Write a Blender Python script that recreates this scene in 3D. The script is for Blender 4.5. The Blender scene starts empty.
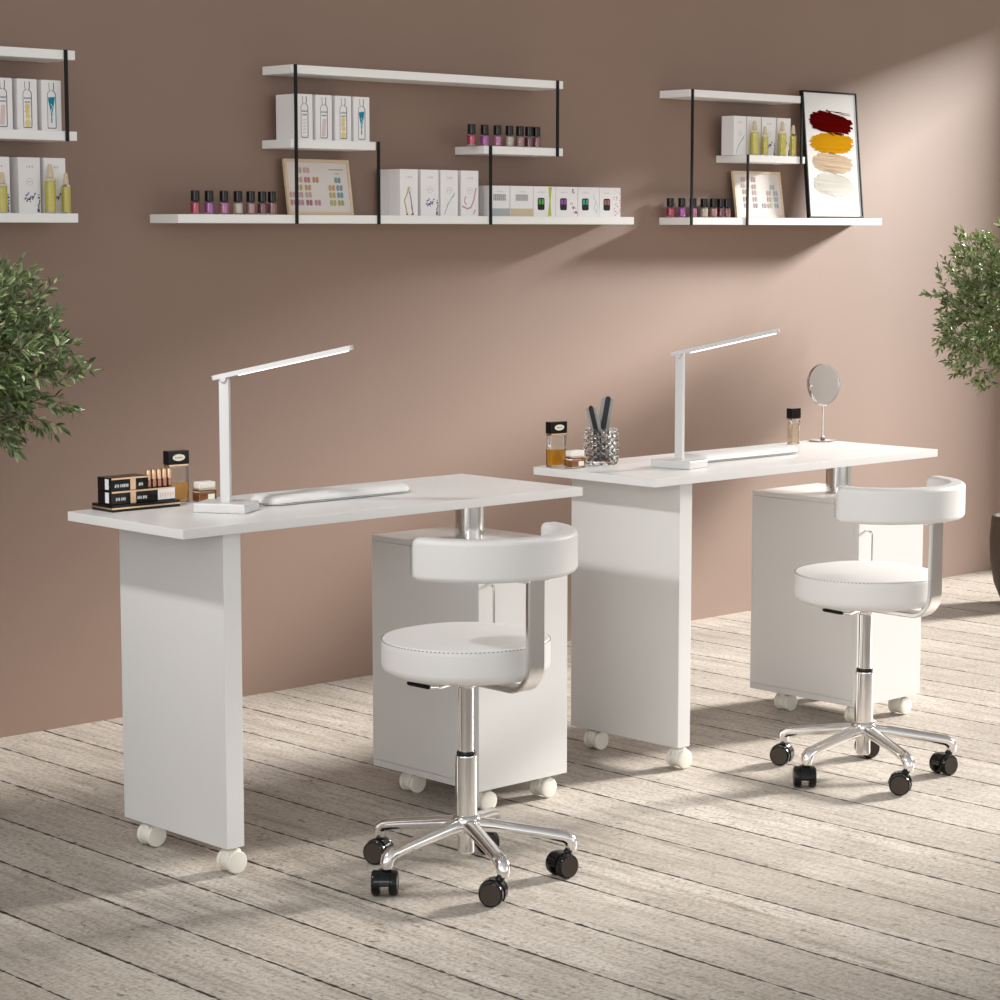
import bpy, bmesh, math, random
from mathutils import Vector, Matrix, noise
C = bpy.context.scene
COL = C.collection
PI = math.pi
R = math.radians

# ------------------------------------------------------------------ camera
cam_d = bpy.data.cameras.new('camera'); cam = bpy.data.objects.new('camera', cam_d); COL.objects.link(cam)
cam.location = (-3.01, -5.3742, 1.3526)
cam.rotation_euler = (PI/2 - 0.1154, 0, -0.7533)
cam_d.sensor_width = 36; cam_d.lens = 2310.9*36/1000; cam_d.clip_end = 60
C.camera = cam
# ------------------------------------------------------------------ world
w = bpy.data.worlds.new('room_light'); C.world = w; w.use_nodes = True
wn = w.node_tree; bg = wn.nodes['Background']
tc = wn.nodes.new('ShaderNodeTexCoord'); sp = wn.nodes.new('ShaderNodeSeparateXYZ'); cr = wn.nodes.new('ShaderNodeValToRGB')
mr = wn.nodes.new('ShaderNodeMapRange'); mr.inputs[1].default_value = -1
wn.links.new(tc.outputs['Generated'], sp.inputs[0]); wn.links.new(sp.outputs[2], mr.inputs[0]); wn.links.new(mr.outputs[0], cr.inputs[0])
cr.color_ramp.elements[0].position = 0.5; cr.color_ramp.elements[0].color = (1, .995, .985, 1)
cr.color_ramp.elements[1].position = 1.0; cr.color_ramp.elements[1].color = (.36, .36, .36, 1)
e_ = cr.color_ramp.elements.new(.68); e_.color = (.66, .655, .65, 1)
az = wn.nodes.new('ShaderNodeMapRange'); az.inputs[1].default_value = -1; az.inputs[2].default_value = 1; az.inputs[3].default_value = 1.75; az.inputs[4].default_value = .55
wn.links.new(sp.outputs[0], az.inputs[0])
vm = wn.nodes.new('ShaderNodeVectorMath'); vm.operation = 'SCALE'
wn.links.new(cr.outputs[0], vm.inputs[0]); wn.links.new(az.outputs[0], vm.inputs['Scale']); wn.links.new(vm.outputs[0], bg.inputs[0]); bg.inputs[1].default_value = 0.88
# ------------------------------------------------------------------ daylight window off to the right, small light to the left, added soft fills
def area(name, loc, target, sx, sy, power, col, spread=180):
    l = bpy.data.lights.new(name, 'AREA'); l.shape = 'RECTANGLE'; l.size = sx; l.size_y = sy; l.energy = power; l.color = col; l.spread = R(spread)
    o = bpy.data.objects.new(name, l); COL.objects.link(o); o.location = loc
    o.rotation_euler = (Vector(target)-Vector(loc)).to_track_quat('-Z', 'Y').to_euler()
    return o
area('window_daylight', (20.0, -5.3, 7.8), (1.8, -1.2, 0.6), 2.9, 2.7, 12800, (1, .955, .905))
area('front_fill', (3.6, -7.4, 1.7), (1.6, -.6, .8), 3.6, 2.4, 30, (1, .99, .98))  # soft fill added behind the camera to lift the front faces
area('left_daylight', (-1.65, -1.55, 2.54), (1.0, -1.3, 0.4), 0.15, 0.15, 5.2, (1, .98, .97), 62)
area('side_fill', (-3.6, -4.6, 1.9), (2.3, -1.0, 0.4), 1.5, 1.2, 3.2, (1, .985, .965), 52)  # added fill that brightens left faces of the far desk and cabinet
C.view_settings.view_transform = 'Standard'; C.view_settings.look = 'None'
C.view_settings.gamma = 1; C.view_settings.use_curve_mapping = False
C.view_settings.exposure = 0.0

# ------------------------------------------------------------------ materials
MATS = {}
def mat(name, col, rough=.5, metal=0, trans=0, ior=1.45, coat=0, emit=None, estr=0, bump=0, bscale=80, var=0, spec=None, alpha=1):
    if name in MATS: return MATS[name]
    m = bpy.data.materials.new(name); m.use_nodes = True
    nt = m.node_tree; b = nt.nodes['Principled BSDF']
    b.inputs['Base Color'].default_value = (*col, 1); b.inputs['Roughness'].default_value = rough
    b.inputs['Metallic'].default_value = metal; b.inputs['Transmission Weight'].default_value = trans
    b.inputs['IOR'].default_value = ior; b.inputs['Coat Weight'].default_value = coat; b.inputs['Alpha'].default_value = alpha
    b.inputs['Coat Roughness'].default_value = .05
    if spec is not None: b.inputs['Specular IOR Level'].default_value = spec
    if emit: b.inputs['Emission Color'].default_value = (*emit, 1); b.inputs['Emission Strength'].default_value = estr
    if bump or var:
        t = nt.nodes.new('ShaderNodeTexCoord'); n = nt.nodes.new('ShaderNodeTexNoise'); n.inputs['Scale'].default_value = bscale; n.inputs['Detail'].default_value = 4
        nt.links.new(t.outputs['Object'], n.inputs['Vector'])
        if bump:
            bp = nt.nodes.new('ShaderNodeBump'); bp.inputs['Strength'].default_value = bump; bp.inputs['Distance'].default_value = .002
            nt.links.new(n.outputs[0], bp.inputs['Height']); nt.links.new(bp.outputs[0], b.inputs['Normal'])
        if var:
            mx = nt.nodes.new('ShaderNodeMix'); mx.data_type = 'RGBA'
            mx.inputs[6].default_value = (*[c*(1-var) for c in col], 1); mx.inputs[7].default_value = (*[min(1, c*(1+var)) for c in col], 1)
            nt.links.new(n.outputs[0], mx.inputs[0]); nt.links.new(mx.outputs[2], b.inputs['Base Color'])
    MATS[name] = m
    return m
WHITE = mat('white_laminate', (.71, .705, .695), .28, bump=.02, bscale=200)
SHELFW = mat('white_lacquer', (.86, .85, .83), .4)
LEATHER = mat('white_leather', (.67, .66, .645), .42, bump=.25, bscale=350)
CHROME = mat('chrome', (.82, .81, .80), .12, 1)
SATIN = mat('satin_metal', (.76, .75, .74), .2, 1)
BLACKP = mat('black_plastic', (.006, .0055, .0055), .15, spec=.35)
DISC = mat('caster_disc', (.050, .038, .030), .35, spec=.3)
BLACKM = mat('black_metal', (.010, .011, .011), .45, spec=.2)
CREAM = mat('white_caster_plastic', (.80, .78, .70), .3)
STITCH = mat('dark_thread', (.06, .055, .06), .8)
CARD = mat('white_card', (.84, .82, .82), .55, spec=.2)
GOLD = mat('gold', (.83, .58, .38), .28, 1)
INK = mat('print_ink', (.05, .05, .06), .6)
GLASS = mat('clear_glass', (1, 1, 1), .02, trans=1)

# wall plaster
def wall_material():
    m = bpy.data.materials.new('taupe_plaster'); m.use_nodes = True; nt = m.node_tree; b = nt.nodes['Principled BSDF']
    g = nt.nodes.new('ShaderNodeNewGeometry')
    n = nt.nodes.new('ShaderNodeTexNoise'); n.inputs['Scale'].default_value = 1.6; n.inputs['Detail'].default_value = 5; n.inputs['Roughness'].default_value = .6
    f = nt.nodes.new('ShaderNodeTexNoise'); f.inputs['Scale'].default_value = 70; f.inputs['Detail'].default_value = 3
    for q in (n, f): nt.links.new(g.outputs['Position'], q.inputs['Vector'])
    mx = nt.nodes.new('ShaderNodeMix'); mx.data_type = 'RGBA'
    mx.inputs[6].default_value = (.198, .118, .080, 1); mx.inputs[7].default_value = (.238, .144, .101, 1)
    nt.links.new(n.outputs[0], mx.inputs[0]); nt.links.new(mx.outputs[2], b.inputs['Base Color'])
    bp = nt.nodes.new('ShaderNodeBump'); bp.inputs['Strength'].default_value = .04; bp.inputs['Distance'].default_value = .004
    nt.links.new(f.outputs[0], bp.inputs['Height']); nt.links.new(bp.outputs[0], b.inputs['Normal'])
    b.inputs['Roughness'].default_value = .55; b.inputs['Sheen Weight'].default_value = .24; b.inputs['Specular IOR Level'].default_value = .9; b.inputs['Sheen Roughness'].default_value = .45
    return m
# limed wooden boards, running away from the wall
def floor_material():
    m = bpy.data.materials.new('limed_boards'); m.use_nodes = True; nt = m.node_tree; L = nt.links; N = nt.nodes; b = N['Principled BSDF']
    g = N.new('ShaderNodeNewGeometry'); s = N.new('ShaderNodeSeparateXYZ'); L.new(g.outputs['Position'], s.inputs[0])
    def math_(op, a, c=None, d=None):
        k = N.new('ShaderNodeMath'); k.operation = op
        for i, v in enumerate((a, c, d)):
            if v is None: continue
            if isinstance(v, (int, float)): k.inputs[i].default_value = v
            else: L.new(v, k.inputs[i])
        return k.outputs[0]
    def noise_(vec, scale, detail=4, rough=.5):
        k = N.new('ShaderNodeTexNoise'); k.inputs['Scale'].default_value = scale; k.inputs['Detail'].default_value = detail; k.inputs['Roughness'].default_value = rough
        L.new(vec, k.inputs['Vector']); return k.outputs[0]
    def vec_(x, y, z):
        k = N.new('ShaderNodeCombineXYZ')
        for i, v in enumerate((x, y, z)):
            if isinstance(v, (int, float)): k.inputs[i].default_value = v
            else: L.new(v, k.inputs[i])
        return k.outputs[0]
    def ramp(v, stops):
        k = N.new('ShaderNodeValToRGB'); e = k.color_ramp.elements
        while len(e) < len(stops): e.new(.5)
        for q, (p, c) in zip(e, stops): q.position = p; q.color = (*c, 1) if isinstance(c, tuple) else (c, c, c, 1)
        L.new(v, k.inputs[0]); return k.outputs[0]
    def mix(f, a, c):
        k = N.new('ShaderNodeMix'); k.data_type = 'RGBA'
        for i, v in ((0, f), (6, a), (7, c)):
            if isinstance(v, (int, float)): k.inputs[i].default_value = v
            elif isinstance(v, tuple): k.inputs[i].default_value = (*v, 1)
            else: L.new(v, k.inputs[i])
        return k.outputs[2]
    x, y = s.outputs[0], s.outputs[1]
    wob = math_('MULTIPLY', math_('SUBTRACT', noise_(g.outputs['Position'], 9, 5, .7), .5), .006)
    t = math_('DIVIDE', math_('SUBTRACT', math_('ADD', x, wob), .125), .1956)
    fr = math_('FRACT', t); idx = math_('FLOOR', t)
    edge = math_('MINIMUM', fr, math_('SUBTRACT', 1, fr))           # 0 at a seam
    rnd = N.new('ShaderNodeTexWhiteNoise'); rnd.noise_dimensions = '1D'; L.new(idx, rnd.inputs['W'])
    off = math_('MULTIPLY', rnd.outputs[0], 37)
    grain = noise_(vec_(math_('MULTIPLY', x, 26), math_('ADD', math_('MULTIPLY', y, 1.5), off), off), 1.4, 9, .72)
    fine = noise_(vec_(math_('MULTIPLY', x, 120), math_('ADD', math_('MULTIPLY', y, 7), off), 0), 1.3, 6, .7)
    blot = noise_(vec_(math_('MULTIPLY', x, 2.2), math_('ADD', math_('MULTIPLY', y, 1.1), off), off), 1.6, 4, .6)
    mott = noise_(g.outputs['Position'], 95, 6, .75)
    spk = noise_(vec_(math_('MULTIPLY', x, 60), math_('MULTIPLY', y, 28), 3), 1.1, 3, .6)
    c1 = ramp(grain, [(.30, (.19, .155, .125)), (.41, (.44, .395, .34)), (.51, (.595, .55, .49)), (.72, (.67, .63, .57))])
    c2 = mix(ramp(blot, [(.38, .65), (.62, .0)]), c1, (.36, .32, .275))
    c3 = mix(ramp(fine, [(.30, .75), (.49, 0.)]), c2, (.17, .14, .11))
    c4 = mix(ramp(spk, [(.30, .85), (.36, 0.)]), c3, (.12, .085, .06))
    c4 = mix(ramp(mott, [(.36, .75), (.51, 0.)]), c4, (.20, .165, .13)); c4 = mix(ramp(mott, [(.53, 0.), (.68, .65)]), c4, (.66, .62, .56))
    tint = mix(math_('MULTIPLY', rnd.outputs[0], .22), c4, (.42, .38, .335))
    seamn = noise_(vec_(math_('MULTIPLY', x, 4), math_('MULTIPLY', y, 30), 0), 1, 3, .6)
    wid = math_('ADD', .005, math_('MULTIPLY', ramp(seamn, [(.35, 0.), (.65, 1.)]), .030))
    seam = math_('SUBTRACT', 1, math_('MINIMUM', 1, math_('DIVIDE', edge, wid)))
    seamk = math_('MINIMUM', 1, math_('MULTIPLY', seam, 2.0))
    col = mix(seamk, tint, (.022, .016, .012))
    L.new(col, b.inputs['Base Color']); b.inputs['Roughness'].default_value = .55
    b.inputs['Specular IOR Level'].default_value = .35
    hgt = math_('SUBTRACT', math_('ADD', math_('MULTIPLY', grain, .35), math_('MULTIPLY', fine, .35)), math_('MULTIPLY', seamk, 1.3))
    bp = N.new('ShaderNodeBump'); bp.inputs['Strength'].default_value = .55; bp.inputs['Distance'].default_value = .0035
    L.new(hgt, bp.inputs['Height']); L.new(bp.outputs[0], b.inputs['Normal'])
    return m

# ------------------------------------------------------------------ mesh helpers
def NB(): return bmesh.new()
def box(bm, x0, y0, z0, x1, y1, z1, bev=0, seg=2, mi=0):
    r = bmesh.ops.create_cube(bm, size=1); vs = r['verts']
    for v in vs: v.co = Vector(((x0+x1)/2+v.co.x*(x1-x0), (y0+y1)/2+v.co.y*(y1-y0), (z0+z1)/2+v.co.z*(z1-z0)))
    fs = {f for v in vs for f in v.link_faces}
    for f in fs: f.material_index = mi
    if bev:
        es = {e for v in vs for e in v.link_edges}
        r = bmesh.ops.bevel(bm, geom=list(es), offset=bev, segments=seg, profile=.5, affect='EDGES')
        for f in r['faces']: f.material_index = mi
    return bm
def lathe(bm, prof, c=(0, 0, 0), seg=32, mi=0, axis='Z', M=None):
    """prof: (radius, height) from bottom to top, closed at radius 0"""
    if M is None:
        M = Matrix.Translation(c)
        if axis == 'Y': M = M @ Matrix.Rotation(PI/2, 4, 'X')
        if axis == 'X': M = M @ Matrix.Rotation(PI/2, 4, 'Y')
    rings = []
    for r, h in prof:
        if r < 1e-6: rings.append([bm.verts.new(M @ Vector((0, 0, h)))])
        else: rings.append([bm.verts.new(M @ Vector((r*math.cos(2*PI*i/seg), r*math.sin(2*PI*i/seg), h))) for i in range(seg)])
    for a, b in zip(rings, rings[1:]):
        for i in range(seg):
            j = (i+1) % seg
            if len(a) == 1 and len(b) == 1: continue
            if len(a) == 1: f = (a[0], b[j], b[i])
            elif len(b) == 1: f = (a[i], a[j], b[0])
            else: f = (a[i], a[j], b[j], b[i])
            fc = bm.faces.new(f); fc.material_index = mi
    return bm
def cyl(bm, r, h0, h1, c=(0, 0, 0), seg=32, bev=.0015, mi=0, axis='Z', M=None):
    return lathe(bm, [(0, h0), (r-bev, h0), (r, h0+bev), (r, h1-bev), (r-bev, h1), (0, h1)], c, seg, mi, axis, M)
def sweep(bm, pts, rads, seg=14, mi=0, flat=None):
    """tube through pts; rads number, list or (a,b) half sizes in (side, up) directions"""
    pts = [Vector(p) for p in pts]; n = len(pts); rings = []; up = None
    for i, p in enumerate(pts):
        d = (pts[min(i+1, n-1)]-pts[max(i-1, 0)]).normalized()
        if up is None:
            up = Vector((0, 0, 1)) if abs(d.z) < .9 else Vector((0, 1, 0))
            if flat: up = Vector(flat)
        side = d.cross(up).normalized(); up = side.cross(d).normalized()
        r = rads[i] if isinstance(rads, list) else rads
        a, b = r if isinstance(r, tuple) else (r, r)
        rings.append([bm.verts.new(p+side*a*math.cos(2*PI*k/seg)+up*b*math.sin(2*PI*k/seg)) for k in range(seg)])
    for A, B in zip(rings, rings[1:]):
        for k in range(seg):
            f = bm.faces.new((A[k], A[(k+1) % seg], B[(k+1) % seg], B[k])); f.material_index = mi
    f = bm.faces.new(rings[0][::-1]); f.material_index = mi; f = bm.faces.new(rings[-1]); f.material_index = mi
    return bm
def strip(bm, path, w, t, wdir, mi=0):
    """flat bar: path centre line, width w along wdir, thickness t"""
    path = [Vector(p) for p in path]; wd = Vector(wdir).normalized(); n = len(path); rings = []
    for i, p in enumerate(path):
        d = (path[min(i+1, n-1)]-path[max(i-1, 0)]).normalized(); nn = wd.cross(d).normalized()
        b = min(t, w)*.22; pr = []
        for sx, sy in ((-1, -1), (1, -1), (1, 1), (-1, 1)):
            cx, cy = sx*(w/2), sy*(t/2)
            q = [(cx, cy-sy*b), (cx-sx*b, cy)]
            if sx*sy > 0: q = q
            else: q = q[::-1]
            pr += q
        rings.append([bm.verts.new(p+wd*a+nn*c) for a, c in pr])
    k = len(rings[0])
    for A, B in zip(rings, rings[1:]):
        for j in range(k): bm.faces.new((A[j], A[(j+1) % k], B[(j+1) % k], B[j])).material_index = mi
    bm.faces.new(rings[0][::-1]); bm.faces.new(rings[-1])
    return bm
def prism(bm, pts, h0, h1, M=None, mi=0, tri=False):
    M = M or Matrix.Identity(4)
    a = [bm.verts.new(M @ Vector((x, y, h0))) for x, y in pts]; b = [bm.verts.new(M @ Vector((x, y, h1))) for x, y in pts]
    n = len(pts)
    if tri:
        f1, f2 = bm.faces.new(a[::-1]), bm.faces.new(b)
        for i in range(n): bm.faces.new((a[i], a[(i+1) % n], b[(i+1) % n], b[i]))
        bmesh.ops.triangulate(bm, faces=[f1, f2], ngon_method='EAR_CLIP'); return bm
    for f in [bm.faces.new(a[::-1]), bm.faces.new(b)]+[bm.faces.new((a[i], a[(i+1) % n], b[(i+1) % n], b[i])) for i in range(n)]: f.material_index = mi
    return bm
def rrect(w, d, r, seg=6):
    out = []
    for cx, cy, a0 in ((w/2-r, d/2-r, 0), (-w/2+r, d/2-r, 90), (-w/2+r, -d/2+r, 180), (w/2-r, -d/2+r, 270)):
        for k in range(seg+1):
            a = R(a0+90*k/seg); out.append((cx+r*math.cos(a), cy+r*math.sin(a)))
    return out
FRONT = Matrix(((1, 0, 0, 0), (0, 0, -1, 0), (0, 1, 0, 0), (0, 0, 0, 1)))   # prism XY -> XZ, height towards -Y
def obj(name, bm, m, parent=None, smooth=True, loc=None, rot=None, ang=35):
    bmesh.ops.recalc_face_normals(bm, faces=bm.faces)
    me = bpy.data.meshes.new(name); bm.to_mesh(me); bm.free()
    for k in (m if isinstance(m, (list, tuple)) else [m]): me.materials.append(k)
    if smooth:
        me.polygons.foreach_set('use_smooth', [True]*len(me.polygons))
        me.set_sharp_from_angle(angle=R(ang))
    o = bpy.data.objects.new(name, me); COL.objects.link(o)
    if smooth:
        wn_ = o.modifiers.new('even_shading', 'WEIGHTED_NORMAL'); wn_.keep_sharp = True
    if parent: o.parent = parent
    if loc: o.location = loc
    if rot: o.rotation_euler = rot
    return o
def thing(name, label, cat, loc=(0, 0, 0), rz=0, group=None):
    o = bpy.data.objects.new(name, None); COL.objects.link(o); o.empty_display_size = .1
    o.location = loc; o.rotation_euler = (0, 0, rz); return tag(o, label, cat, group)
def tag(o, label, cat, group=None):
    o['label'] = label; o['category'] = cat
    if group: o['group'] = group
    return o
def dup(root, loc, rz=None, label=None):
    def cp(o, par):
        c = o.copy(); COL.objects.link(c); c.parent = par
        for ch in list(o.children): cp(ch, c)
        return c
    c = cp(root, None); c.location = loc
    if rz is not None: c.rotation_euler = (0, 0, rz)
    if label: c['label'] = label
    return c

# ------------------------------------------------------------------ setting
bm = NB(); box(bm, -4.5, 0, -.05, 5.75, .12, 5.2); o = obj('wall_back', bm, wall_material(), smooth=False); o['kind'] = 'structure'
bm = NB(); box(bm, -4.5, -8.0, -.06, 5.75, 0, 0); o = obj('floor', bm, floor_material(), smooth=False); o['kind'] = 'structure'

RW = mat('side_wall_paint', (.55, .48, .43), .8)
bm = NB()
box(bm, 5.6, -8, -.02, 5.75, -3.45, 5.2); box(bm, 5.6, -3.45, 2.45, 5.75, .0, 5.2); box(bm, 5.6, -.38, .08, 5.75, .0, 2.45); box(bm, 5.6, -3.45, -.02, 5.75, 0, .08)
o = obj('wall_right', bm, RW, smooth=False); o['kind'] = 'structure'

# ------------------------------------------------------------------ manicure desk
def desk_caster(root, x, y):
    # fork housing with two round wheels, axle along Y
    b = NB()
    cyl(b, .0235, -.012, .012, (x, y, .0265), 28, .003, axis='Y')
    cyl(b, .007, .030, .062, (x, y, 0), 14)
    box(b, x-.019, y-.012, .028, x+.019, y+.012, .0508, .006, 3)
    c = obj('caster', b, CREAM, root)
    for s in (-1, 1):
        b = NB(); M = Matrix.Translation((x, y+s*.0185, .025)) @ Matrix.Rotation(PI/2, 4, 'X')
        lathe(b, [(0, -.0062), (.019, -.0062), (.0235, -.0045), (.025, -.001), (.025, .002), (.0235, .0050), (.020, .0062), (0, .0062)], seg=28, M=M)
        obj('wheel', b, CREAM, c)
def make_desk(label, loc):
    t = thing('manicure_desk', label, 'desk', loc, 0, 'white manicure desks')
    L, D, T, th = 1.1568, .4287, .75, .0207
    b = NB(); box(b, 0, 0, T-th, L, D, T, .0015, 2); obj('desktop', b, WHITE, t)
    b = NB(); box(b, .1162, .0218, .055, .1619, .4052, T-th, .0012); obj('side_panel', b, WHITE, t)
    x0, x1, y0, y1 = .8446, 1.1338, .0274, .4093; zb, zt = .056, .6247
    b = NB()
    box(b, x0, y0+.0163, zb+.0165, x1, y1, zt-.0135, .0008)
    box(b, x0, y0+.0163, zt-.0130, x1, y1, zt, .0008)
    box(b, x0, y0+.0163, zb, x1, y1, zb+.016, .0008)
    obj('cabinet', b, WHITE, t)
    b = NB(); box(b, x0, y0, zb, x1, y0+.016, zt, .001); d = obj('cabinet_door', b, WHITE, t)
    b = NB(); hx = x0+.027; pts = [(hx, y0+.002, .543), (hx, y0-.014, .543)]
    for k in range(6):
        a = R(90*k/5); pts.append((hx, y0-.014-.008*math.sin(a), .543-.008*(1-math.cos(a))))
    low = [(p[0], p[1], .405+(.543-p[2])) for p in pts]
    sweep(b, pts+low[::-1], .0035, 10); obj('handle', b, CHROME, d)
    b = NB(); px, py = x0+.145, y0+.19
    cyl(b, .0345, zt-.001, T-th+.0005, (px, py, 0), 40, .0008); obj('support_column', b, CHROME, t)
    for cx, cy in ((.139, .0375), (.139, .3335), (.8876, .060), (.8876, .312), (1.085, .060), (1.085, .345)):
        desk_caster(t, cx, cy)
    return t
DX = 1.4090
desk1 = make_desk('white manicure desk at left holding the black tray of lipsticks', (-.2857, -1.5237, 0))
dup(desk1, (-.2857+DX, -1.5215, 0), label='white manicure desk at right holding the round mirror and crystal glass')

# ------------------------------------------------------------------ swivel stool with backrest
def make_stool(label, loc):
    t = thing('swivel_stool', label, 'stool', loc, 0, 'white swivel stools')
    # seat
    b = NB(); r = .177
    lathe(b, [(0, .438), (r-.022, .438), (r-.010, .441), (r-.002, .450), (r, .460), (r, .500), (r-.001, .508), (r-.004, .5125), (r-.009, .5135), (r-.02, .5165), (r-.05, .5225), (r-.10, .526), (0, .528)], seg=72)
    seat = obj('seat', b, LEATHER, t)
    b = NB()
    n = 120
    for k in range(n):
        a = 2*PI*k/n; M = Matrix.Translation(((r-.0003)*math.cos(a), (r-.0003)*math.sin(a), .5095)) @ Matrix.Rotation(a, 4, 'Z')
        q = bmesh.ops.create_cube(b, size=1, matrix=M @ Matrix.Diagonal((.0010, .0034, .0012, 1)))
    obj('stitching', b, STITCH, seat, smooth=False)
    # swivel plate, lever
    b = NB(); lathe(b, [(0, .414), (.030, .414), (.034, .418), (.085, .430), (.088, .4375), (0, .4375)], seg=40); obj('seat_plate', b, CHROME, t)
    b = NB(); sweep(b, [(-.02, -.010, .424), (-.085, -.034, .4255), (-.112, -.038, .4245), (-.124, -.026, .4245)], .004, 10)
    lv = obj('height_lever', b, CHROME, t)
    b = NB(); sweep(b, [(-.120, -.030, .4245), (-.124, -.022, .4250), (-.143, .014, .4305), (-.146, .019, .4310)], [(.004, .003), (.0075, .0045), (.0085, .0045), (.004, .003)], 12)
    obj('lever_grip', b, BLACKP, lv)
    # column
    b = NB(); lathe(b, [(0, .25), (.0165, .25), (.0165, .405), (.021, .408), (.022, .414), (0, .414)], seg=32); obj('gas_piston', b, CHROME, t)
    b = NB(); lathe(b, [(0, .255), (.0195, .255), (.0205, .262), (.0205, .267), (.0185, .270), (0, .270)], seg=32); obj('collar', b, BLACKP, t)
    b = NB(); lathe(b, [(0, .105), (.023, .105), (.0235, .11), (.0235, .258), (.0225, .261), (0, .261)], seg=40); obj('column_sleeve', b, CHROME, t)
    # five star base
    b = NB()
    lathe(b, [(0, .050), (.015, .050), (.018, .054), (.018, .085), (.029, .100), (.033, .118), (.030, .128), (.024, .134), (0, .134)], seg=36)
    legs = [(107, .214, (-.068, .206), -158), (179, .215, (-.2190, .008), -45), (-112.5, .219, (-.102, -.193), -146), (-43.5, .219, (.144, -.142), -98), (31, .213, (.158, .110), -120)]
    for a, rad, wc, ax in legs:
        c, s = math.cos(R(a)), math.sin(R(a)); q = rad/.2145
        prof = [(.0, .110, .019, .016), (.03, .1115, .019, .0155), (.06, .1085, .0175, .0145), (.10, .102, .0165, .0135), (.15, .0945, .016, .0125), (.185, .0885, .0165, .0125), (.203, .085, .0165, .0135), (.2145, .078, .0155, .014), (.2165, .067, .014, .014), (.2165, .057, .012, .012)]
        sweep(b, [(p[0]*c*q, p[0]*s*q, p[1]) for p in prof], [(p[2], p[3]) for p in prof], 14)
    obj('star_base', b, CHROME, t, ang=50)
    for a, rad, wc, ax in legs:
        cx, cy = (rad+.001)*math.cos(R(a)), (rad+.001)*math.sin(R(a)); w = R(ax)
        Mc = Matrix.Translation((wc[0], wc[1], 0)) @ Matrix.Rotation(w, 4, 'Z')   # local X = axle
        b = NB()
        arc = []
        for k in range(17):
            an = R(-35+k*(215/16)); arc.append((.0285*math.cos(an), .0285*math.sin(an)+.0262))
        for k in range(16, -1, -1):
            an = R(-35+k*(215/16)); arc.append((.0255*math.cos(an), .0255*math.sin(an)+.0262))
        MM = Mc @ Matrix(((0, 0, 1, 0), (1, 0, 0, 0), (0, 1, 0, 0), (0, 0, 0, 1)))
        prism(b, arc, -.0115, .0115, MM)
        lathe(b, [(0, -.020), (.006, -.020), (.006, .020), (0, .020)], seg=12, M=Mc @ Matrix.Translation((0, 0, .0262)) @ Matrix.Rotation(PI/2, 4, 'Y'))
        sweep(b, [(wc[0]*.6+cx*.4, wc[1]*.6+cy*.4, .046), (wc[0]*.3+cx*.7, wc[1]*.3+cy*.7, .053), (cx, cy, .062)], [.010, .009, .008], 12)
        cs = obj('caster', b, BLACKP, t)
        for s in (-1, 1):
            b = NB(); M = Mc @ Matrix.Translation((s*.0195, 0, .0262)) @ Matrix.Rotation(PI/2*s, 4, 'Y')
            lathe(b, [(0, -.0105), (.0235, -.0105), (.0262, -.007), (.0262, .003), (.0245, .0065), (.0215, .0078)], seg=30, M=M)
            lathe(b, [(.0215, .0078), (.019, .0070), (0, .0085)], seg=30, M=M, mi=1)
            obj('wheel', b, [BLACKP, DISC], cs)
    # backrest bracket: bent flat bar
    b = NB(); pts = [(0, -.01, .4235), (0, -.12, .4235), (0, -.153, .4235)]
    for k in range(1, 9):
        a = R(90*k/8); pts.append((0, -.153-.055*math.sin(a), .4235+.055*(1-math.cos(a))))
    pts += [(0, -.208, .52), (0, -.208, .60), (0, -.2085, .667)]
    strip(b, pts, .046, .0125, (1, 0, 0)); obj('bracket', b, SATIN, t)
    # backrest: padded arc
    b = NB(); yc = -.04; ro = .205; th = .044; z0, z1 = .658, .745
    ang = []; H = 86
    N_ = 60; rings = []
    for i in range(N_+1):
        u = -1+2*i/N_; a = R(-90+u*H)
        e = min(1, (1-abs(u))*R(H)*ro/.016); k = math.sqrt(max(0, 1-(1-e)**2)) if e < 1 else 1
        sh = .014*(1-k)
        hw = th/2-sh*.75; hh = (z1-z0)/2-sh
        rm = ro-th/2; cx, cy, cz = rm*math.cos(a), yc+rm*math.sin(a), (z0+z1)/2
        cxs = rrect(2*hw, 2*hh, min(.012, hw*.8), 4)
        rings.append([b.verts.new((cx+p*math.cos(a), cy+p*math.sin(a), cz+q+.0*p)) for p, q in cxs])
    m_ = len(rings[0])
    for A, B in zip(rings, rings[1:]):
        for k in range(m_): b.faces.new((A[k], A[(k+1) % m_], B[(k+1) % m_], B[k]))
    b.faces.new(rings[0]); b.faces.new(rings[-1][::-1])
    br = obj('backrest', b, LEATHER, t, ang=60)
    for sgn in (-1, 1):
        b = NB()
        for k in range(13):
            a = R(-90+sgn*(H-1.2)); z = z0+.015+k*(z1-z0-.030)/12; rr = ro-.0012
            M = Matrix.Translation((rr*math.cos(a), yc+rr*math.sin(a), z)) @ Matrix.Rotation(a, 4, 'Z')
            bmesh.ops.create_cube(b, size=1, matrix=M @ Matrix.Diagonal((.0007, .0008, .0022, 1)))
        obj('stitching', b, STITCH, br, smooth=False)
    for sx in (-.028, .028):
        b = NB(); cyl(b, .012, .652, .659, (sx, -.205, 0), 20); obj('mounting_screw', b, SATIN, t)
    return t
st = make_stool('white stool with curved backrest in front of the left desk', (.1985, -1.8487, 0))
dup(st, (.2025+1.349, -1.8437, 0), label='white stool with curved backrest in front of the right desk')

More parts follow.
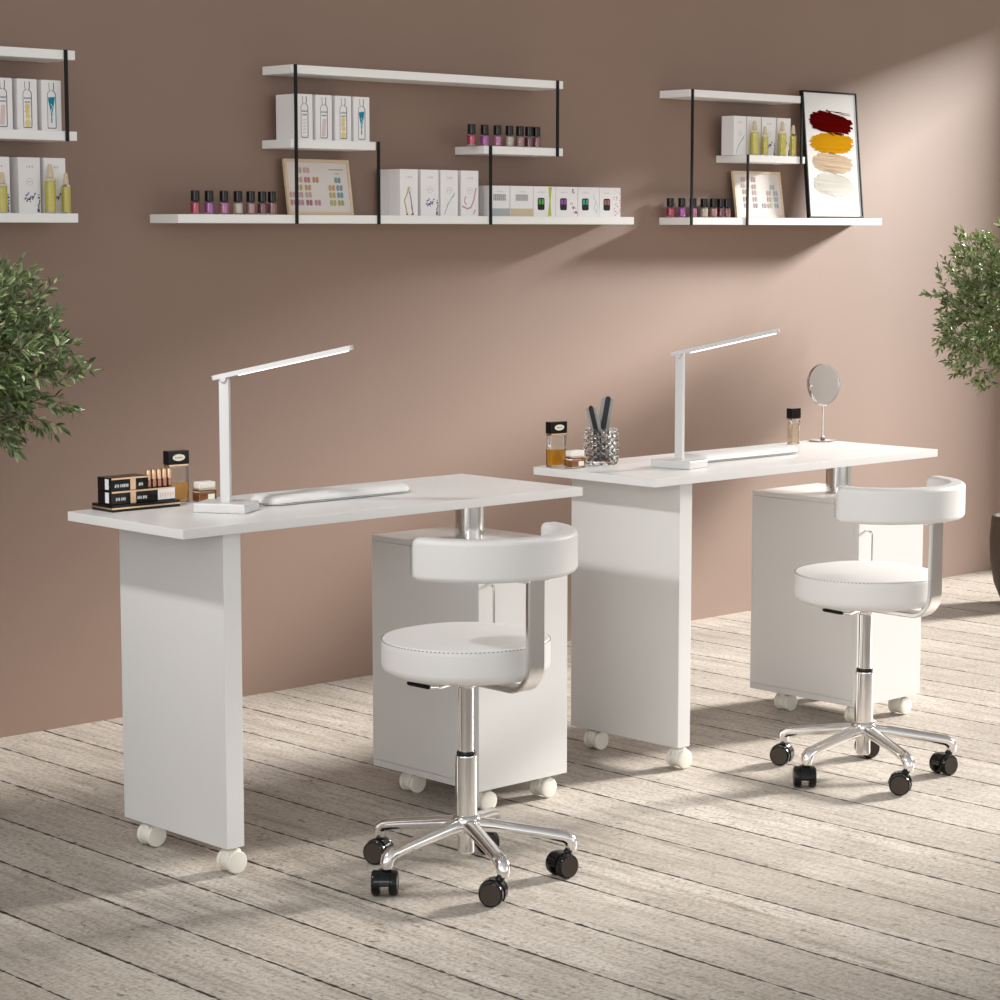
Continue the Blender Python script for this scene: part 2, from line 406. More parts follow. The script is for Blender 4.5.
# ------------------------------------------------------------------ desk lamps
LED = mat('led_strip', (1, 1, 1), .5, emit=(1, .97, .93), estr=1.6)
def make_lamp(label, loc):
    t = thing('desk_lamp', label, 'lamp', loc, R(-58), 'slim white desk lamps')
    lw = mat('lamp_white', (.58, .575, .57), .32)
    b = NB(); box(b, -.06, -.0435, 0, .06, .0435, .021, .003, 3); obj('base', b, lw, t)
    b = NB(); box(b, -.0115, -.0065, .020, .0115, .0065, .289, .002, 2); obj('pole', b, lw, t)
    M = Matrix.Translation((0, 0, .291)) @ Matrix.Rotation(R(-12.5), 4, 'Y')
    b = NB(); prism(b, rrect(.328, .022, .009), -.001, .009, M @ Matrix.Translation((.1365, 0, 0)))
    arm = obj('arm', b, lw, t)
    b = NB(); prism(b, rrect(.255, .013, .003), -.0028, -.0008, M @ Matrix.Translation((.161, 0, 0))); obj('light_strip', b, LED, arm)
    b = NB(); cyl(b, .0075, -.012, .012, (0, 0, .288), 20, axis='Y'); obj('hinge', b, lw, t)
    return t
lp = make_lamp('slim white desk lamp on the left desk beside the amber bottle', (-.033, -1.330, .75))
dup(lp, (1.387, -1.362, .75), R(-81), label='slim white desk lamp on the right desk beside the crystal glass')

# ------------------------------------------------------------------ hand rests
def make_rest(label, loc):
    t = thing('hand_rest', label, 'cushion', loc, 0, 'white padded hand rests')
    b = NB(); rings = []
    for ins, z in ((.004, 0), (.0, .003), (0, .006), (.001, .012), (.005, .017), (.012, .0205), (.025, .0225), (.040, .023)):
        rings.append([b.verts.new((x, y, z)) for x, y in rrect(.420-2*ins, .105-2*ins, max(.004, .036-ins), 8)])
    m_ = len(rings[0])
    for A, B in zip(rings, rings[1:]):
        for k in range(m_): b.faces.new((A[k], A[(k+1) % m_], B[(k+1) % m_], B[k]))
    b.faces.new(rings[0][::-1]); b.faces.new(rings[-1])
    pad = obj('padding', b, LEATHER, t, ang=50)
    b = NB(); P = rrect(.421, .106, .036, 8); n = len(P)
    for i in range(n):
        p, q = Vector((*P[i], 0)), Vector((*P[(i+1) % n], 0)); L = (q-p).length; c = max(1, int(L/.0045))
        d = q-p; a = math.atan2(d.y, d.x)
        for k in range(c):
            m = p+d*((k+.5)/c)
            bmesh.ops.create_cube(b, size=1, matrix=Matrix.Translation((m.x, m.y, .0048)) @ Matrix.Rotation(a, 4, 'Z') @ Matrix.Diagonal((.0026, .0012, .0014, 1)))
    obj('stitching', b, STITCH, pad, smooth=False)
    return t
hr = make_rest('white padded hand rest with dark stitching on the left desk', (.297, -1.285, .75))
dup(hr, (1.405+.297, -1.288, .75), label='white padded hand rest with dark stitching on the right desk')

# ------------------------------------------------------------------ things on the desks
BLK = mat('black_gloss', (.006, .005, .005), .12, spec=.4)
LABW = mat('silver_label', (.66, .68, .70), .4)
AMBER = mat('amber_liquid', (.98, .50, .04), .05, trans=.25, ior=1.33)
HONEY = mat('dark_amber', (.55, .20, .05), .05, trans=.4, ior=1.33)
CREAML = mat('cream_label', (.85, .80, .66), .5)
# black lipstick tray
t = thing('cosmetics_tray', 'low black tray with a gold band at the left end of the left desk', 'tray', (-.1405, -1.145, .75))
b = NB(); box(b, -.089, -.040, 0, .089, .040, .0155, .0015); tr = obj('tray_base', b, BLK, t)
b = NB(); box(b, -.0893, -.0408, .006, .0893, -.0398, .0095); box(b, -.0898, -.0405, .006, -.0888, .0405, .0095); obj('gold_band', b, GOLD, tr)
def case(lab, loc, w, h, windows, gold_at):
    t = thing('palette_case', lab, 'makeup case', loc, 0, 'black makeup cases on the tray')
    b = NB(); box(b, 0, -.026, 0, w, .026, h, .001); bd = obj('case_body', b, BLK, t)
    b = NB(); box(b, -.0006, -.018, .003, .0002, -.004, h-.003); obj('side_label', b, LABW, t)
    b = NB(); box(b, gold_at, -.0268, 0.0005, gold_at+.014, -.0258, h-.0005); box(b, .002, -.0267, h-.0045, w-.001, -.0258, h-.0008); obj('gold_clasp', b, GOLD, t)
    b = NB()
    for x in windows:
        for k in range(3):
            xx = x+k*.004; prism(b, [(xx, .008+.002*(k % 2)), (xx+.0022, .007), (xx+.003, .013), (xx+.001, .015)], .0262, .0266, FRONT)
    obj('printed_letters', b, LABW, t, smooth=False)
    return t
z0 = .7658
lc = case('black makeup case lying lowest on the tray, under the other case', (-.2265, -1.150, z0), .168, .029, (.012, .026, .068, .082), .050)
b = NB(); box(b, .122, -.0270, .002, .1665, -.0258, .025); obj('white_label', b, CARD, lc)
b = NB()
for k in range(6): box(b, .127+k*.0065, -.0274, .007+.002*(k % 2), .130+k*.0065, -.0269, .017)
obj('printed_letters', b, GOLD, lc, smooth=False)
case('black makeup case stacked on top of the other case on the tray', (-.2265, -1.150, z0+.0293), .098, .029, (.010, .024, .034, .072), .050)
lip = None
for k in range(5):
    lab = ['first gold lipstick tube on the lower black case, nearest the stacked case', 'second gold lipstick tube from the stacked black case', 'middle one of the five gold lipstick tubes', 'fourth gold lipstick tube from the stacked black case', 'last gold lipstick tube, nearest the tall amber bottle'][k]
    loc = (-.1185+k*.0138, -1.160, z0+.0293)
    if lip is None:
        lip = thing('lipstick_tube', lab, 'lipstick', loc, 0, 'gold lipstick tubes on the tray')
        b = NB(); box(b, -.0046, -.0046, 0, .0046, .0046, .018, .001); obj('tube_base', b, mat('rose_gold_dark', (.50, .26, .18), .25, 1), lip)
        b = NB(); lathe(b, [(0, .0175), (.0050, .0175), (.0054, .019), (.0054, .034), (.0038, .0385), (0, .040)], seg=20); obj('cap', b, GOLD, lip)
    else: dup(lip, loc, label=lab)
# perfume bottle with the oval cap label
def perfume(label, loc, rz=0, liquid=.045):
    t = thing('perfume_bottle', label, 'bottle', loc, rz, 'amber perfume bottles')
    b = NB(); box(b, -.0265, -.011, 0, .0265, .011, .0815, .002, 3); bx = obj('glass_body', b, GLASS, t)
    b = NB(); box(b, -.0235, -.008, .004, .0235, .008, liquid, .001); obj('perfume', b, AMBER, bx)
    b = NB(); box(b, -.0255, -.0105, .0818, .0255, .0105, .0865, .001); obj('gold_collar', b, GOLD, t)
    b = NB(); box(b, -.027, -.012, .0868, .027, .012, .117, .0015); cp = obj('cap', b, BLK, t)
    b = NB(); e = [(.016*math.cos(2*PI*k/28), .102+.0075*math.sin(2*PI*k/28)) for k in range(28)]
    prism(b, e, .0118, .0126, FRONT); obj('oval_label', b, CREAML, cp)
    b = NB()
    for k in range(6): prism(b, [(-.010+k*.0034, .1), (-.0082+k*.0034, .1), (-.0078+k*.0034, .1038), (-.0096+k*.0034, .1038)], .0125, .0129, FRONT)
    obj('printed_letters', b, mat('bronze_ink', (.32, .24, .14), .5), cp, smooth=False)
    return t
pf = perfume('tall amber perfume bottle with black cap, behind the black tray on the left desk', (-.015, -1.120, .75), R(-4))
dup(pf, (1.168, -1.132, .75), R(-4), 'tall amber perfume bottle with black cap at the left end of the right desk')
def jar(label, loc, rz=0):
    t = thing('cream_jar', label, 'jar', loc, rz, 'small amber jars')
    b = NB(); box(b, -.0235, -.015, 0, .0235, .015, .027, .003, 3); g = obj('glass_body', b, GLASS, t)
    b = NB(); box(b, -.0205, -.012, .004, .0205, .012, .021, .001); obj('amber_cream', b, HONEY, g)
    b = NB(); box(b, .0, -.0157, .006, .017, -.0150, .018); obj('front_label', b, CREAML, t)
    b = NB(); box(b, -.022, -.0138, .0272, .022, .0138, .0295, .0005); obj('gold_collar', b, GOLD, t)
    b = NB(); box(b, -.0215, -.0135, .0297, .0215, .0135, .0455, .003, 3); obj('lid', b, mat('pearl_lid', (.78, .75, .70), .3), t)
    return t
jr = jar('small amber jar with a white lid beside the left desk lamp', (.043, -1.146, .75), R(-6))
dup(jr, (1.180, -1.188, .75), R(-6), 'small amber jar with a pale lid beside the crystal glass')
# crystal tumbler with two files
t = thing('crystal_tumbler', 'cut crystal glass holding two black files on the right desk', 'glass', (1.300, -1.165, .75))
b = NB(); rings = []
nz, ns, H = 10, 24, .094
for j in range(nz+1):
    z = H*j/nz; row = []
    for i in range(ns):
        k = (i+j) % 2; rr = .0405+(.006 if k and 0 < j < nz else 0)
        row.append(b.verts.new((rr*math.cos(2*PI*i/ns), rr*math.sin(2*PI*i/ns), z)))
    rings.append(row)
for A, B in zip(rings, rings[1:]):
    for i in range(ns):
        j = (i+1) % ns
        up = rings.index(A)
        if (i+up) % 2: b.faces.new((A[i], A[j], B[j])); b.faces.new((A[i], B[j], B[i]))
        else: b.faces.new((A[i], A[j], B[i])); b.faces.new((A[j], B[j], B[i]))
inner = [[b.verts.new((.0355*math.cos(2*PI*i/ns), .0355*math.sin(2*PI*i/ns), z)) for i in range(ns)] for z in (H, .010)]
for i in range(ns):
    j = (i+1) % ns
    b.faces.new((rings[-1][i], rings[-1][j], inner[0][j], inner[0][i])); b.faces.new((inner[0][i], inner[0][j], inner[1][j], inner[1][i]))
b.faces.new(rings[0][::-1]); b.faces.new(inner[1])
obj('glass_body', b, GLASS, t, smooth=False)
def nail_file(label, base, tip, wdt):
    t = thing('nail_file', label, 'nail file', base, 0, 'black files in the crystal glass')
    v = Vector(tip)-Vector(base); L = v.length
    M = v.to_track_quat('Z', 'Y').to_matrix().to_4x4() @ Matrix.Rotation(R(40), 4, 'Z')
    # bristle body around a dark rounded core
    b = NB(); pts = rrect(wdt, L, .005, 5); MM = M @ Matrix(((1, 0, 0, 0), (0, 0, -1, 0), (0, 1, 0, 0), (0, 0, 0, 1))) @ Matrix.Translation((0, L/2, 0))
    prism(b, rrect(wdt, L-.006, .003, 4), -.0015, .0015, MM)
    obj('grit_board', b, mat('grey_grit', (.30, .29, .29), .8, bump=.5, bscale=600, var=.5), t)
    b = NB(); prism(b, rrect(wdt*.44, L, wdt*.21, 5), -.0035, .0035, MM @ Matrix.Translation((0, .002, 0))); obj('core', b, mat('matt_black', (.012, .012, .014), .5), t)
    return t
nail_file('shorter black file leaning left in the crystal glass', (1.306, -1.165, .7635), (1.260, -1.165, .902), .027)
nail_file('taller black file leaning right in the crystal glass', (1.292, -1.160, .7635), (1.341, -1.150, .922), .031)
# clear bottle with the black cap
t = thing('nail_oil_bottle', 'clear bottle with a black cap beside the round mirror', 'bottle', (2.112, -1.140, .75), R(-3))
b = NB(); box(b, -.017, -.011, 0, .017, .011, .0695, .003, 3); g = obj('glass_body', b, GLASS, t)
b = NB(); box(b, -.0145, -.0085, .004, .0145, .0085, .060, .001); obj('pale_oil', b, mat('pale_oil', (.93, .78, .62), .05, trans=.7, ior=1.33), g)
b = NB(); box(b, -.0175, -.0115, .0698, .0175, .0115, .074, .001); obj('collar', b, CHROME, t)
b = NB(); box(b, -.018, -.012, .0742, .018, .012, .103, .002); obj('cap', b, BLK, t)
# round mirror
t = thing('makeup_mirror', 'round chrome tabletop mirror at the right end of the right desk', 'mirror', (2.245, -1.140, .75))
b = NB(); lathe(b, [(0, 0), (.038, 0), (.040, .002), (.038, .004), (.012, .0055), (.006, .010), (.004, .014), (0, .014)], seg=40); obj('stand_base', b, CHROME, t)
b = NB(); sweep(b, [(0, 0, .010), (0, 0, .106)], .0032, 12); obj('pole', b, CHROME, t)
M = Matrix.Translation((0, 0, .165)) @ Matrix.Rotation(R(-10), 4, 'Z') @ Matrix.Rotation(R(90-6), 4, 'X')
b = NB(); lathe(b, [(.056, -.006), (.0595, -.004), (.060, .002), (.0585, .006), (.0545, .006), (.0540, .0040)], seg=56, M=M)
cyl(b, .0050, -.004, .006, (-.060, 0, .165), 14, axis='X'); cyl(b, .0050, -.006, .004, (.060, 0, .165), 14, axis='X')
fr = obj('frame', b, CHROME, t)
b = NB(); lathe(b, [(0, -.006), (.057, -.006), (.057, .0035), (0, .0035)], seg=56, M=M); obj('mirror_glass', b, mat('mirror_silver', (.88, .88, .88), .01, 1), fr)
b = NB(); pts = [(.0605*math.cos(R(a)), 0, .165+.0605*math.sin(R(a))) for a in range(-175, -4, 10)]
sweep(b, pts, .0025, 8); obj('yoke', b, CHROME, t)

# ------------------------------------------------------------------ wall shelves
def shelf_unit(label, boards, rods):
    x = boards[0][0]
    t = thing('wall_shelf', label, 'shelf', (x, 0, 1.38), 0, 'white tiered wall shelves')
    for x0, x1, zt, d in boards:
        b = NB(); box(b, x0-x, -d, zt-.0240-1.38, x1-x, .0, zt-1.38, .0008); obj('shelf_board', b, SHELFW, t)
    for rx, z0, z1 in rods:
        b = NB(); box(b, rx-.0047-x, -.1405, z0-1.38, rx+.0047-x, -.1352, z1-1.38, .0006); obj('rod', b, BLACKM, t)
ZB, ZM, ZT = 1.4015, 1.6148, 1.8238
shelf_unit('white wall shelf at the left edge, cut off by the frame', [(-.62, .3785, ZB, .135), (-.70, .380, ZM, .135), (-.70, .379, ZT, .135)], [(.3485, ZM-.026, ZT+.001), (-.35, ZB-.026, ZM+.001)])
shelf_unit('widest white wall shelf, above the left desk', [(.698, 2.5025, ZB, .135), (1.095, 2.1755, ZT, .135), (1.091, 1.4045, ZM, .135), (1.8385, 2.1755, ZM, .135)],
           [(1.107, ZB-.026, ZT+.001), (1.4125, ZB-.026, ZM+.001), (1.8612, ZB-.026, ZM+.001), (2.1485, ZM-.026, ZT+.001)])
shelf_unit('white wall shelf at right holding the tall framed swatch print', [(2.768, 3.813, ZB, .135), (2.765, 3.352, ZT, .135), (3.0535, 3.369, ZM, .135)],
           [(2.7777, ZB-.026, ZT+.001), (3.0616, ZB-.026, ZM+.001), (3.3449, ZM-.026, ZT+.001)])

# ------------------------------------------------------------------ nail polish
POL = [((.60, .01, .09), 'crimson'), ((.55, .10, .50), 'orchid purple'), ((.66, .20, .42), 'bright pink'), ((.78, .68, .55), 'cream'), ((.55, .30, .28), 'dusty rose'), ((.22, .04, .07), 'plum'), ((.38, .12, .13), 'brick rose')]
def polish(i, where, loc):
    col, nm = POL[i]
    t = thing('nail_polish', f'{nm} nail polish with black cap on {where}', 'nail polish', loc, 0, 'nail polishes on the shelves')
    b = NB(); lathe(b, [(0, 0), (.0125, 0), (.0135, .002), (.0135, .030), (.012, .034), (.006, .036), (0, .036)], seg=24)
    g = obj('glass_bottle', b, GLASS, t)
    b = NB(); lathe(b, [(0, .004), (.0112, .004), (.0114, .006), (.0114, .029), (.010, .0315), (0, .0315)], seg=24)
    obj('polish', b, mat('polish_'+nm.replace(' ', '_'), col, .2, coat=.4), g)
    b = NB(); lathe(b, [(0, .0362), (.0120, .0362), (.0124, .038), (.0122, .064), (.0112, .0655), (0, .0655)], seg=24)
    obj('cap', b, BLK, t)
for i, x in enumerate((.781, .828, .879, .9275, .972, 1.0125, 1.0475)): polish(i, 'the bottom board of the middle shelf', (x, -.100, ZB))
for i, x in enumerate((1.8165, 1.871, 1.925, 1.976, 2.021, 2.060, 2.093)): polish(i, 'the small upper board of the middle shelf', (x, -.100, ZM))
for i, x in enumerate((2.788, 2.845, 2.902, 2.958, 3.006, 3.044, 3.075)): polish(i, 'the right shelf beside the swatch board', (x, -.032, ZB))

# ------------------------------------------------------------------ packaging boxes
def ink(name, col): return mat('ink_'+name, tuple(c**1.12 for c in col), .8, spec=0, ior=1.02)
def poly_relief(b, pts, mi=0, h=.0004): prism(b, pts, 0.0, h, FRONT, mi)
def lineseg(b, p, q, w, mi=0, h=.0004):
    p, q = Vector((*p, 0)), Vector((*q, 0)); d = (q-p); n = Vector((-d.y, d.x, 0)).normalized()*w/2
    prism(b, [(p-n).to_tuple()[:2], (q-n).to_tuple()[:2], (q+n).to_tuple()[:2], (p+n).to_tuple()[:2]], 0, h, FRONT, mi)
def curve_rel(b, pts, w, mi=0):
    for p, q in zip(pts, pts[1:]): lineseg(b, p, q, w*1.35, mi)
def make_box(name, label, x0, x1, yf, d, z, h, art=None, group=None):
    t = thing(name, label, 'box', ((x0+x1)/2, yf, z), 0, group)
    w = x1-x0
    b = NB(); box(b, -w/2, 0, 0, w/2, d, h, .0009); obj('carton', b, CARD, t)
    b = NB(); box(b, -w/2+.0012, .0012, h-.0004, w/2-.0012, d-.0012, h+.0006); obj('lid_flap', b, CARD, t)
    if art: art(t, w, h)
    return t
def letters3(t, w, z, s, m, word='IAV', gap=2.0):
    b = NB(); n = len(word); x = -(n-1)*s*gap/2
    G = {'I': [((.5, 0), (.5, 1))], 'A': [((0, 0), (.5, 1)), ((.5, 1), (1, 0)), ((.2, .35), (.8, .35))], 'V': [((0, 1), (.5, 0)), ((.5, 0), (1, 1))]}
    for ch in word:
        for p, q in G[ch]: lineseg(b, (x+(p[0]-.5)*s, z+p[1]*s*1.1), (x+(q[0]-.5)*s, z+q[1]*s*1.1), s*.18)
        x += s*gap
    obj('printed_letters', b, m, t, smooth=False, loc=(0, -.0001, 0))
def ampoule_art(kind):
    def f(t, w, h):
        b = NB(); k = h/.13; a = .0125
        # ampoule outline: neck, shoulder, body
        Lf = [(-a*.55, .124*k), (-a*.55, .108*k), (-a*.35, .103*k), (-a*.75, .100*k), (-a, .094*k), (-a, .012*k), (-a*.9, .007*k)]
        curve_rel(b, Lf, .0009); curve_rel(b, [(-x, y) for x, y in Lf], .0016)
        lineseg(b, (-a*.9, .0075*k), (a*.9, .0075*k), .0022); lineseg(b, (-a*.5, .103*k), (a*.5, .103*k), .0006)
        obj('printed_outline', b, ink('slate', (.16, .17, .18)), t, smooth=False, loc=(0, -.0001, 0))
        if kind != 3:
            b = NB()
            for row, n in ((.080, 5), (.070, 4)):
                for q in range(n):
                    x = (q-(n-1)/2)*.0042
                    lineseg(b, (x-.0012, row*k), (x+.0012, (row+.004)*k), .0012); lineseg(b, (x+.0012, row*k), (x+.0012, (row+.004)*k), .0009)
            obj('printed_letters', b, ink('slate', (.16, .17, .18)), t, smooth=False, loc=(0, -.0001, 0))
        b = NB()
        if kind == 0:
            for q in range(5): lineseg(b, (-.006, (.02+q*.009)*k), (.006, (.023+q*.009)*k), .0016)
            c = ink('pale_grey', (.52, .54, .54))
        if kind == 1:
            poly_relief(b, [(-.009, .012*k), (.004, .012*k), (.008, .062*k), (-.004, .062*k)]); c = ink('pale_pink', (.74, .58, .58))
        if kind == 2:
            for q, (x, y, r) in enumerate(((0, .018, .009), (.001, .036, .007), (-.001, .049, .007), (0, .061, .0075))):
                poly_relief(b, [(x+r*math.cos(2*PI*s/14), y*k+r*math.sin(2*PI*s/14)) for s in range(14)])
            c = ink('pale_yellow', (.80, .66, .30))
        if kind == 3:
            poly_relief(b, [(-.010, .086*k), (.010, .088*k), (.009, .080*k), (.002, .045*k), (.001, .020*k), (-.002, .022*k), (-.002, .045*k), (-.010, .078*k)]); c = ink('teal', (.03, .28, .38))
        obj('printed_motif', b, c, t, smooth=False, loc=(0, -.0002, 0))
        if kind == 3:
            b = NB(); curve_rel(b, [(-.003, .070*k), (.003, .062*k), (-.002, .052*k), (.003, .044*k), (0, .034*k)], .0014)
            obj('printed_swirl', b, ink('pale_blue', (.55, .70, .76)), t, smooth=False, loc=(0, -.0005, 0))
    return f
def floral_art(kind):
    rnd = random.Random(kind+11)
    def f(t, w, h):
        letters3(t, w, h*.82, .0045, ink('gold_brown', (.45, .33, .16)))
        b = NB(); k = h/.137
        for q in range(16):   # thin ring emblem
            a0, a1 = 2*PI*q/16, 2*PI*(q+1)/16; r = .0095
            lineseg(b, (r*math.cos(a0), .077*k+r*math.sin(a0)), (r*math.cos(a1), .077*k+r*math.sin(a1)), .0005)
        lineseg(b, (-.005, .078*k), (.005, .078*k), .0012)
        obj('printed_emblem', b, ink('soft_grey', (.42, .40, .40)), t, smooth=False, loc=(0, -.0001, 0))
        b = NB(); c = None
        if kind == 0:
            curve_rel(b, [(0, .085*k), (-.008, .065*k), (-.019, .045*k), (-.012, .02*k), (-.008, .003*k)], .003); curve_rel(b, [(.002, .07*k), (.008, .045*k), (.010, .02*k), (.017, .003*k)], .0022)
            c = ink('ochre', (.55, .40, .12))
        elif kind == 1:
            for q in range(26):
                x, y = rnd.gauss(-.002, .007), .036*k+rnd.gauss(0, .008); s = rnd.uniform(.0012, .003)
                poly_relief(b, [(x+s*math.cos(a), y+s*math.sin(a)) for a in (.3, 1.6, 2.8, 4.1, 5.2)])
            for q in range(26):
                x, y = w/2-.004-abs(rnd.gauss(0, .003)), abs(rnd.gauss(.012, .016))*k+.002; s = rnd.uniform(.001, .0025)
                poly_relief(b, [(x+s*math.cos(a), y+s*math.sin(a)) for a in (.3, 1.6, 2.8, 4.1, 5.2)])
            c = ink('lavender_blue', (.10, .08, .28))
        elif kind == 2:
            curve_rel(b, [(-.020, .005*k), (-.006, .035*k), (.010, .055*k), (.022, .070*k)], .0018); curve_rel(b, [(-.012, .030*k), (.004, .048*k), (.020, .062*k)], .001)
            c = ink('sage', (.42, .52, .50))
        else:
            curve_rel(b, [(-w/2+.003, .03*k), (-.012, .022*k), (.004, .026*k), (.016, .050*k), (.024, .085*k)], .0038); curve_rel(b, [(-.018, .060*k), (-.024, .045*k), (-.016, .034*k)], .0028); curve_rel(b, [(.022, .02*k), (.014, .006*k)], .003)
            c = ink('blush', (.62, .40, .38))
        obj('printed_motif', b, c, t, smooth=False, loc=(0, -.0002, 0))
        if kind == 0:
            b = NB(); curve_rel(b, [(.001, .074*k), (.006, .050*k), (.012, .022*k), (.014, .003*k)], .0014); poly_relief(b, [(-.014, 0.002), (-.004, .002), (-.008, .007)]); poly_relief(b, [(.006, 0.002), (.018, .002), (.013, .008)])
            obj('printed_stem', b, ink('dark_brown', (.10, .06, .05)), t, smooth=False, loc=(0, -.0006, 0))
    return f
ga = 'slim ampoule cartons'; yf = -.115
NM = ['grey', 'pale pink', 'yellow', 'teal blue']
# left shelf, upper row
for k, (a, c) in enumerate(((.1416, .2061), (.2150, .2776), (.2880, .3490))):
    make_box('ampoule_box', f'white ampoule box with {["pale pink", "yellow", "teal blue"][k]} print on the left shelf', a-.0005, a+.0585, yf, .09, ZM, .1310, ampoule_art(k+1), ga)
# middle shelf, upper row
for k, a in enumerate((1.126, 1.197, 1.269, 1.338)):
    make_box('ampoule_box', f'white ampoule box with {NM[k]} print on the middle shelf', a, a+.060, yf, .094, ZM, .1290, ampoule_art(k), ga)
gf = 'tall patterned cartons'
for k, a in enumerate((.130, .2215, .2985)):
    make_box('serum_box', ['tall white box at the frame edge, leftmost on the left shelf\'s lower board', 'white box with lavender print between the oil bottles on the left shelf', 'white box behind the two rightmost oil bottles on the left shelf'][k], a, a+.066, -.100, .060, ZB, .1440, floral_art(1), gf)
for k, a in enumerate((1.5148, 1.5977, 1.6765, 1.7610)):
    make_box('serum_box', f'tall white box with {["golden branch", "lavender flower", "pale green leaf", "blush pink ribbon"][k]} print on the middle shelf', a, a+.0705, -.115, .054, ZB, .1370, floral_art(k), gf)
make_box('serum_box', 'plain white box side showing behind the golden branch box', 1.5148, 1.5853, -.059, .048, ZB, .1370, None, gf)
for k, (a, c) in enumerate(((3.0301, 3.0945), (3.1005, 3.1710), (3.1775, 3.2510), (3.2590, 3.3305))):
    make_box('serum_box', ['white box with pale green leaf print, first on the right shelf', 'second white box from the left on the right shelf, behind the first two oil bottles', 'white box with lavender print between the oil bottles on the right shelf', 'white box behind the rightmost oil bottles on the right shelf'][k], a, c, -.100, .056, ZM, .1320, floral_art((2, 2, 1, 1)[k]), gf)
# small boxes
def small_art(kind):
    rnd = random.Random(kind+3)
    def f(t, w, h):
        xc = 0 if kind < 2 else -w*.16
        b = NB()
        for q in range(5): lineseg(b, (xc-.012+q*.006, h*.80), (xc-.009+q*.006, h*.82+(q % 2)*.002), .0012)
        obj('printed_letters', b, ink('soft_violet', (.42, .38, .52)), t, smooth=False, loc=(0, -.0001, 0))
        if kind < 2:
            b = NB(); box(b, -.026, -.0006, h*.52, .026, 0, h*.72); obj('window', b, ink('dark_grey', (.20, .20, .20)), t, smooth=False)  # flat dark grey panel behind the vials
            b = NB()
            for q in range(6): box(b, -.025+q*.0086, -.0012, h*.525, -.019+q*.0086, -.0004, h*.71, .001)
            obj('vials', b, mat('vial_grey', (.55, .56, .56), .25), t)
            b = NB(); box(b, -w/2+.0006, -.0005, .0006, w/2-.0006, .0004, h*.26); obj('printed_band', b, ink('cool_grey', (.48, .50, .50)) if kind == 0 else ink('sand', (.66, .56, .40)), t, smooth=False)
            return
        c = {2: (.06, .28, .05), 3: (.22, .05, .30), 4: (.03, .24, .20), 5: (.26, .10, .09)}[kind]
        b = NB(); prism(b, [(x+xc, y+h*.42) for x, y in rrect(.030, .038, .006, 4)], 0, .0006, FRONT); obj('window', b, mat('window_dark', (.015, .02, .015), .2), t, smooth=False)
        b = NB()
        for q in (-1, 1):
            box(b, xc+q*.0068-.0048, -.0014, h*.42-.001, xc+q*.0068+.0048, -.0006, h*.42+.015, .0006)
        obj('bottles', b, mat(f'bottle_tint_{kind}', tuple(v*1.5 for v in c), .2), t)
        b = NB()
        if kind == 2:
            prism(b, [(.014, 0.001), (.030, 0.001), (.026, h*.5), (.031, h-.001), (.017, h-.001), (.021, h*.5)], 0, .0004, FRONT); col = ink('lime', (.50, .58, .12))
        elif kind == 4:
            curve_rel(b, [(.02, h*.75), (.034, h*.5), (.024, h*.3), (.040, h*.1)], .002); curve_rel(b, [(.034, h*.5), (.042, h*.35), (.036, h*.15)], .0014); col = ink('ice_blue', (.56, .68, .72))
        else:
            for q in range(34 if kind == 5 else 24):
                if kind == 5: x, y = rnd.uniform(.016, .046), rnd.uniform(.05, .95)*h
                else: x, y = rnd.choice([(.026, .85), (.020, .42), (.030, .30), (.038, .14)]); x += rnd.gauss(0, .004); y = (y+rnd.gauss(0, .04))*h
                s = rnd.uniform(.001, .0032 if kind == 3 else .0024); y = min(max(y, .004), h-.004); x = min(x, w/2-.003)
                poly_relief(b, [(x+s*math.cos(a), y+s*math.sin(a)) for a in (.3, 1.6, 2.8, 4.1, 5.2)])
            col = ink('magenta', (.40, .06, .26)) if kind == 3 else ink('rose', (.60, .22, .30))
        obj('printed_motif', b, col, t, smooth=False, loc=(0, -.0001, 0))
    return f
for k, (a, c) in enumerate(((1.8820, 1.9680), (1.9710, 2.0690), (2.0710, 2.1680), (2.1700, 2.2670), (2.2690, 2.3650), (2.3670, 2.4650))):
    make_box('nail_kit_box', ['small white box with a row of vials above a grey band', 'small white box with a row of vials above a sand band', 'small white box with green bottles and a lime stripe', 'small white box with purple bottles and magenta petals', 'small white box with teal bottles and icy blue leaf', 'small white box with brown bottles and rose blossom'][k]+' on the middle shelf', a, c, -.110, .030, ZB, .0935, small_art(k), 'small cosmetic kit cartons')
make_box('nail_kit_box', 'plain side of a small white box behind the grey-banded one', 1.8820, 1.9680, -.077, .030, ZB, .0935, None, 'small cosmetic kit cartons')

# ------------------------------------------------------------------ oil dropper bottles
OIL = mat('yellow_oil', (.88, .78, .14), .15, trans=.08, ior=1.35)
def oil(label, x, z, h, r=.0135, y=-.1205):
    t = thing('oil_bottle', label, 'bottle', (x, y, z), 0, 'yellow oil bottles')
    s = h*.72
    b = NB(); lathe(b, [(0, 0), (r-.001, 0), (r, .002), (r, s-.006), (r*.8, s-.001), (r*.5, s), (0, s)], seg=24); g = obj('glass_bottle', b, GLASS, t)
    b = NB(); lathe(b, [(0, .003), (r*.86, .003), (r*.86, s-.010), (r*.6, s-.007), (0, s-.007)], seg=24); obj('oil', b, OIL, g)
    b = NB(); lathe(b, [(0, s+.0004), (r*.62, s+.0004), (r*.62, s+h*.10), (r*.52, s+h*.11), (r*.45, s+h*.22), (r*.30, s+h*.275), (0, s+h*.28)], seg=20); obj('dropper_cap', b, mat('wood_cap', (.62, .50, .34), .45), t)
    return t
oil('yellow oil bottle at the frame edge on the left shelf', .1600, ZB, .105)
oil('taller yellow oil bottle near the right end of the left shelf', .3040, ZB, .128, .0145)
oil('shorter yellow oil bottle at the right end of the left shelf', .3520, ZB, .106, .012)
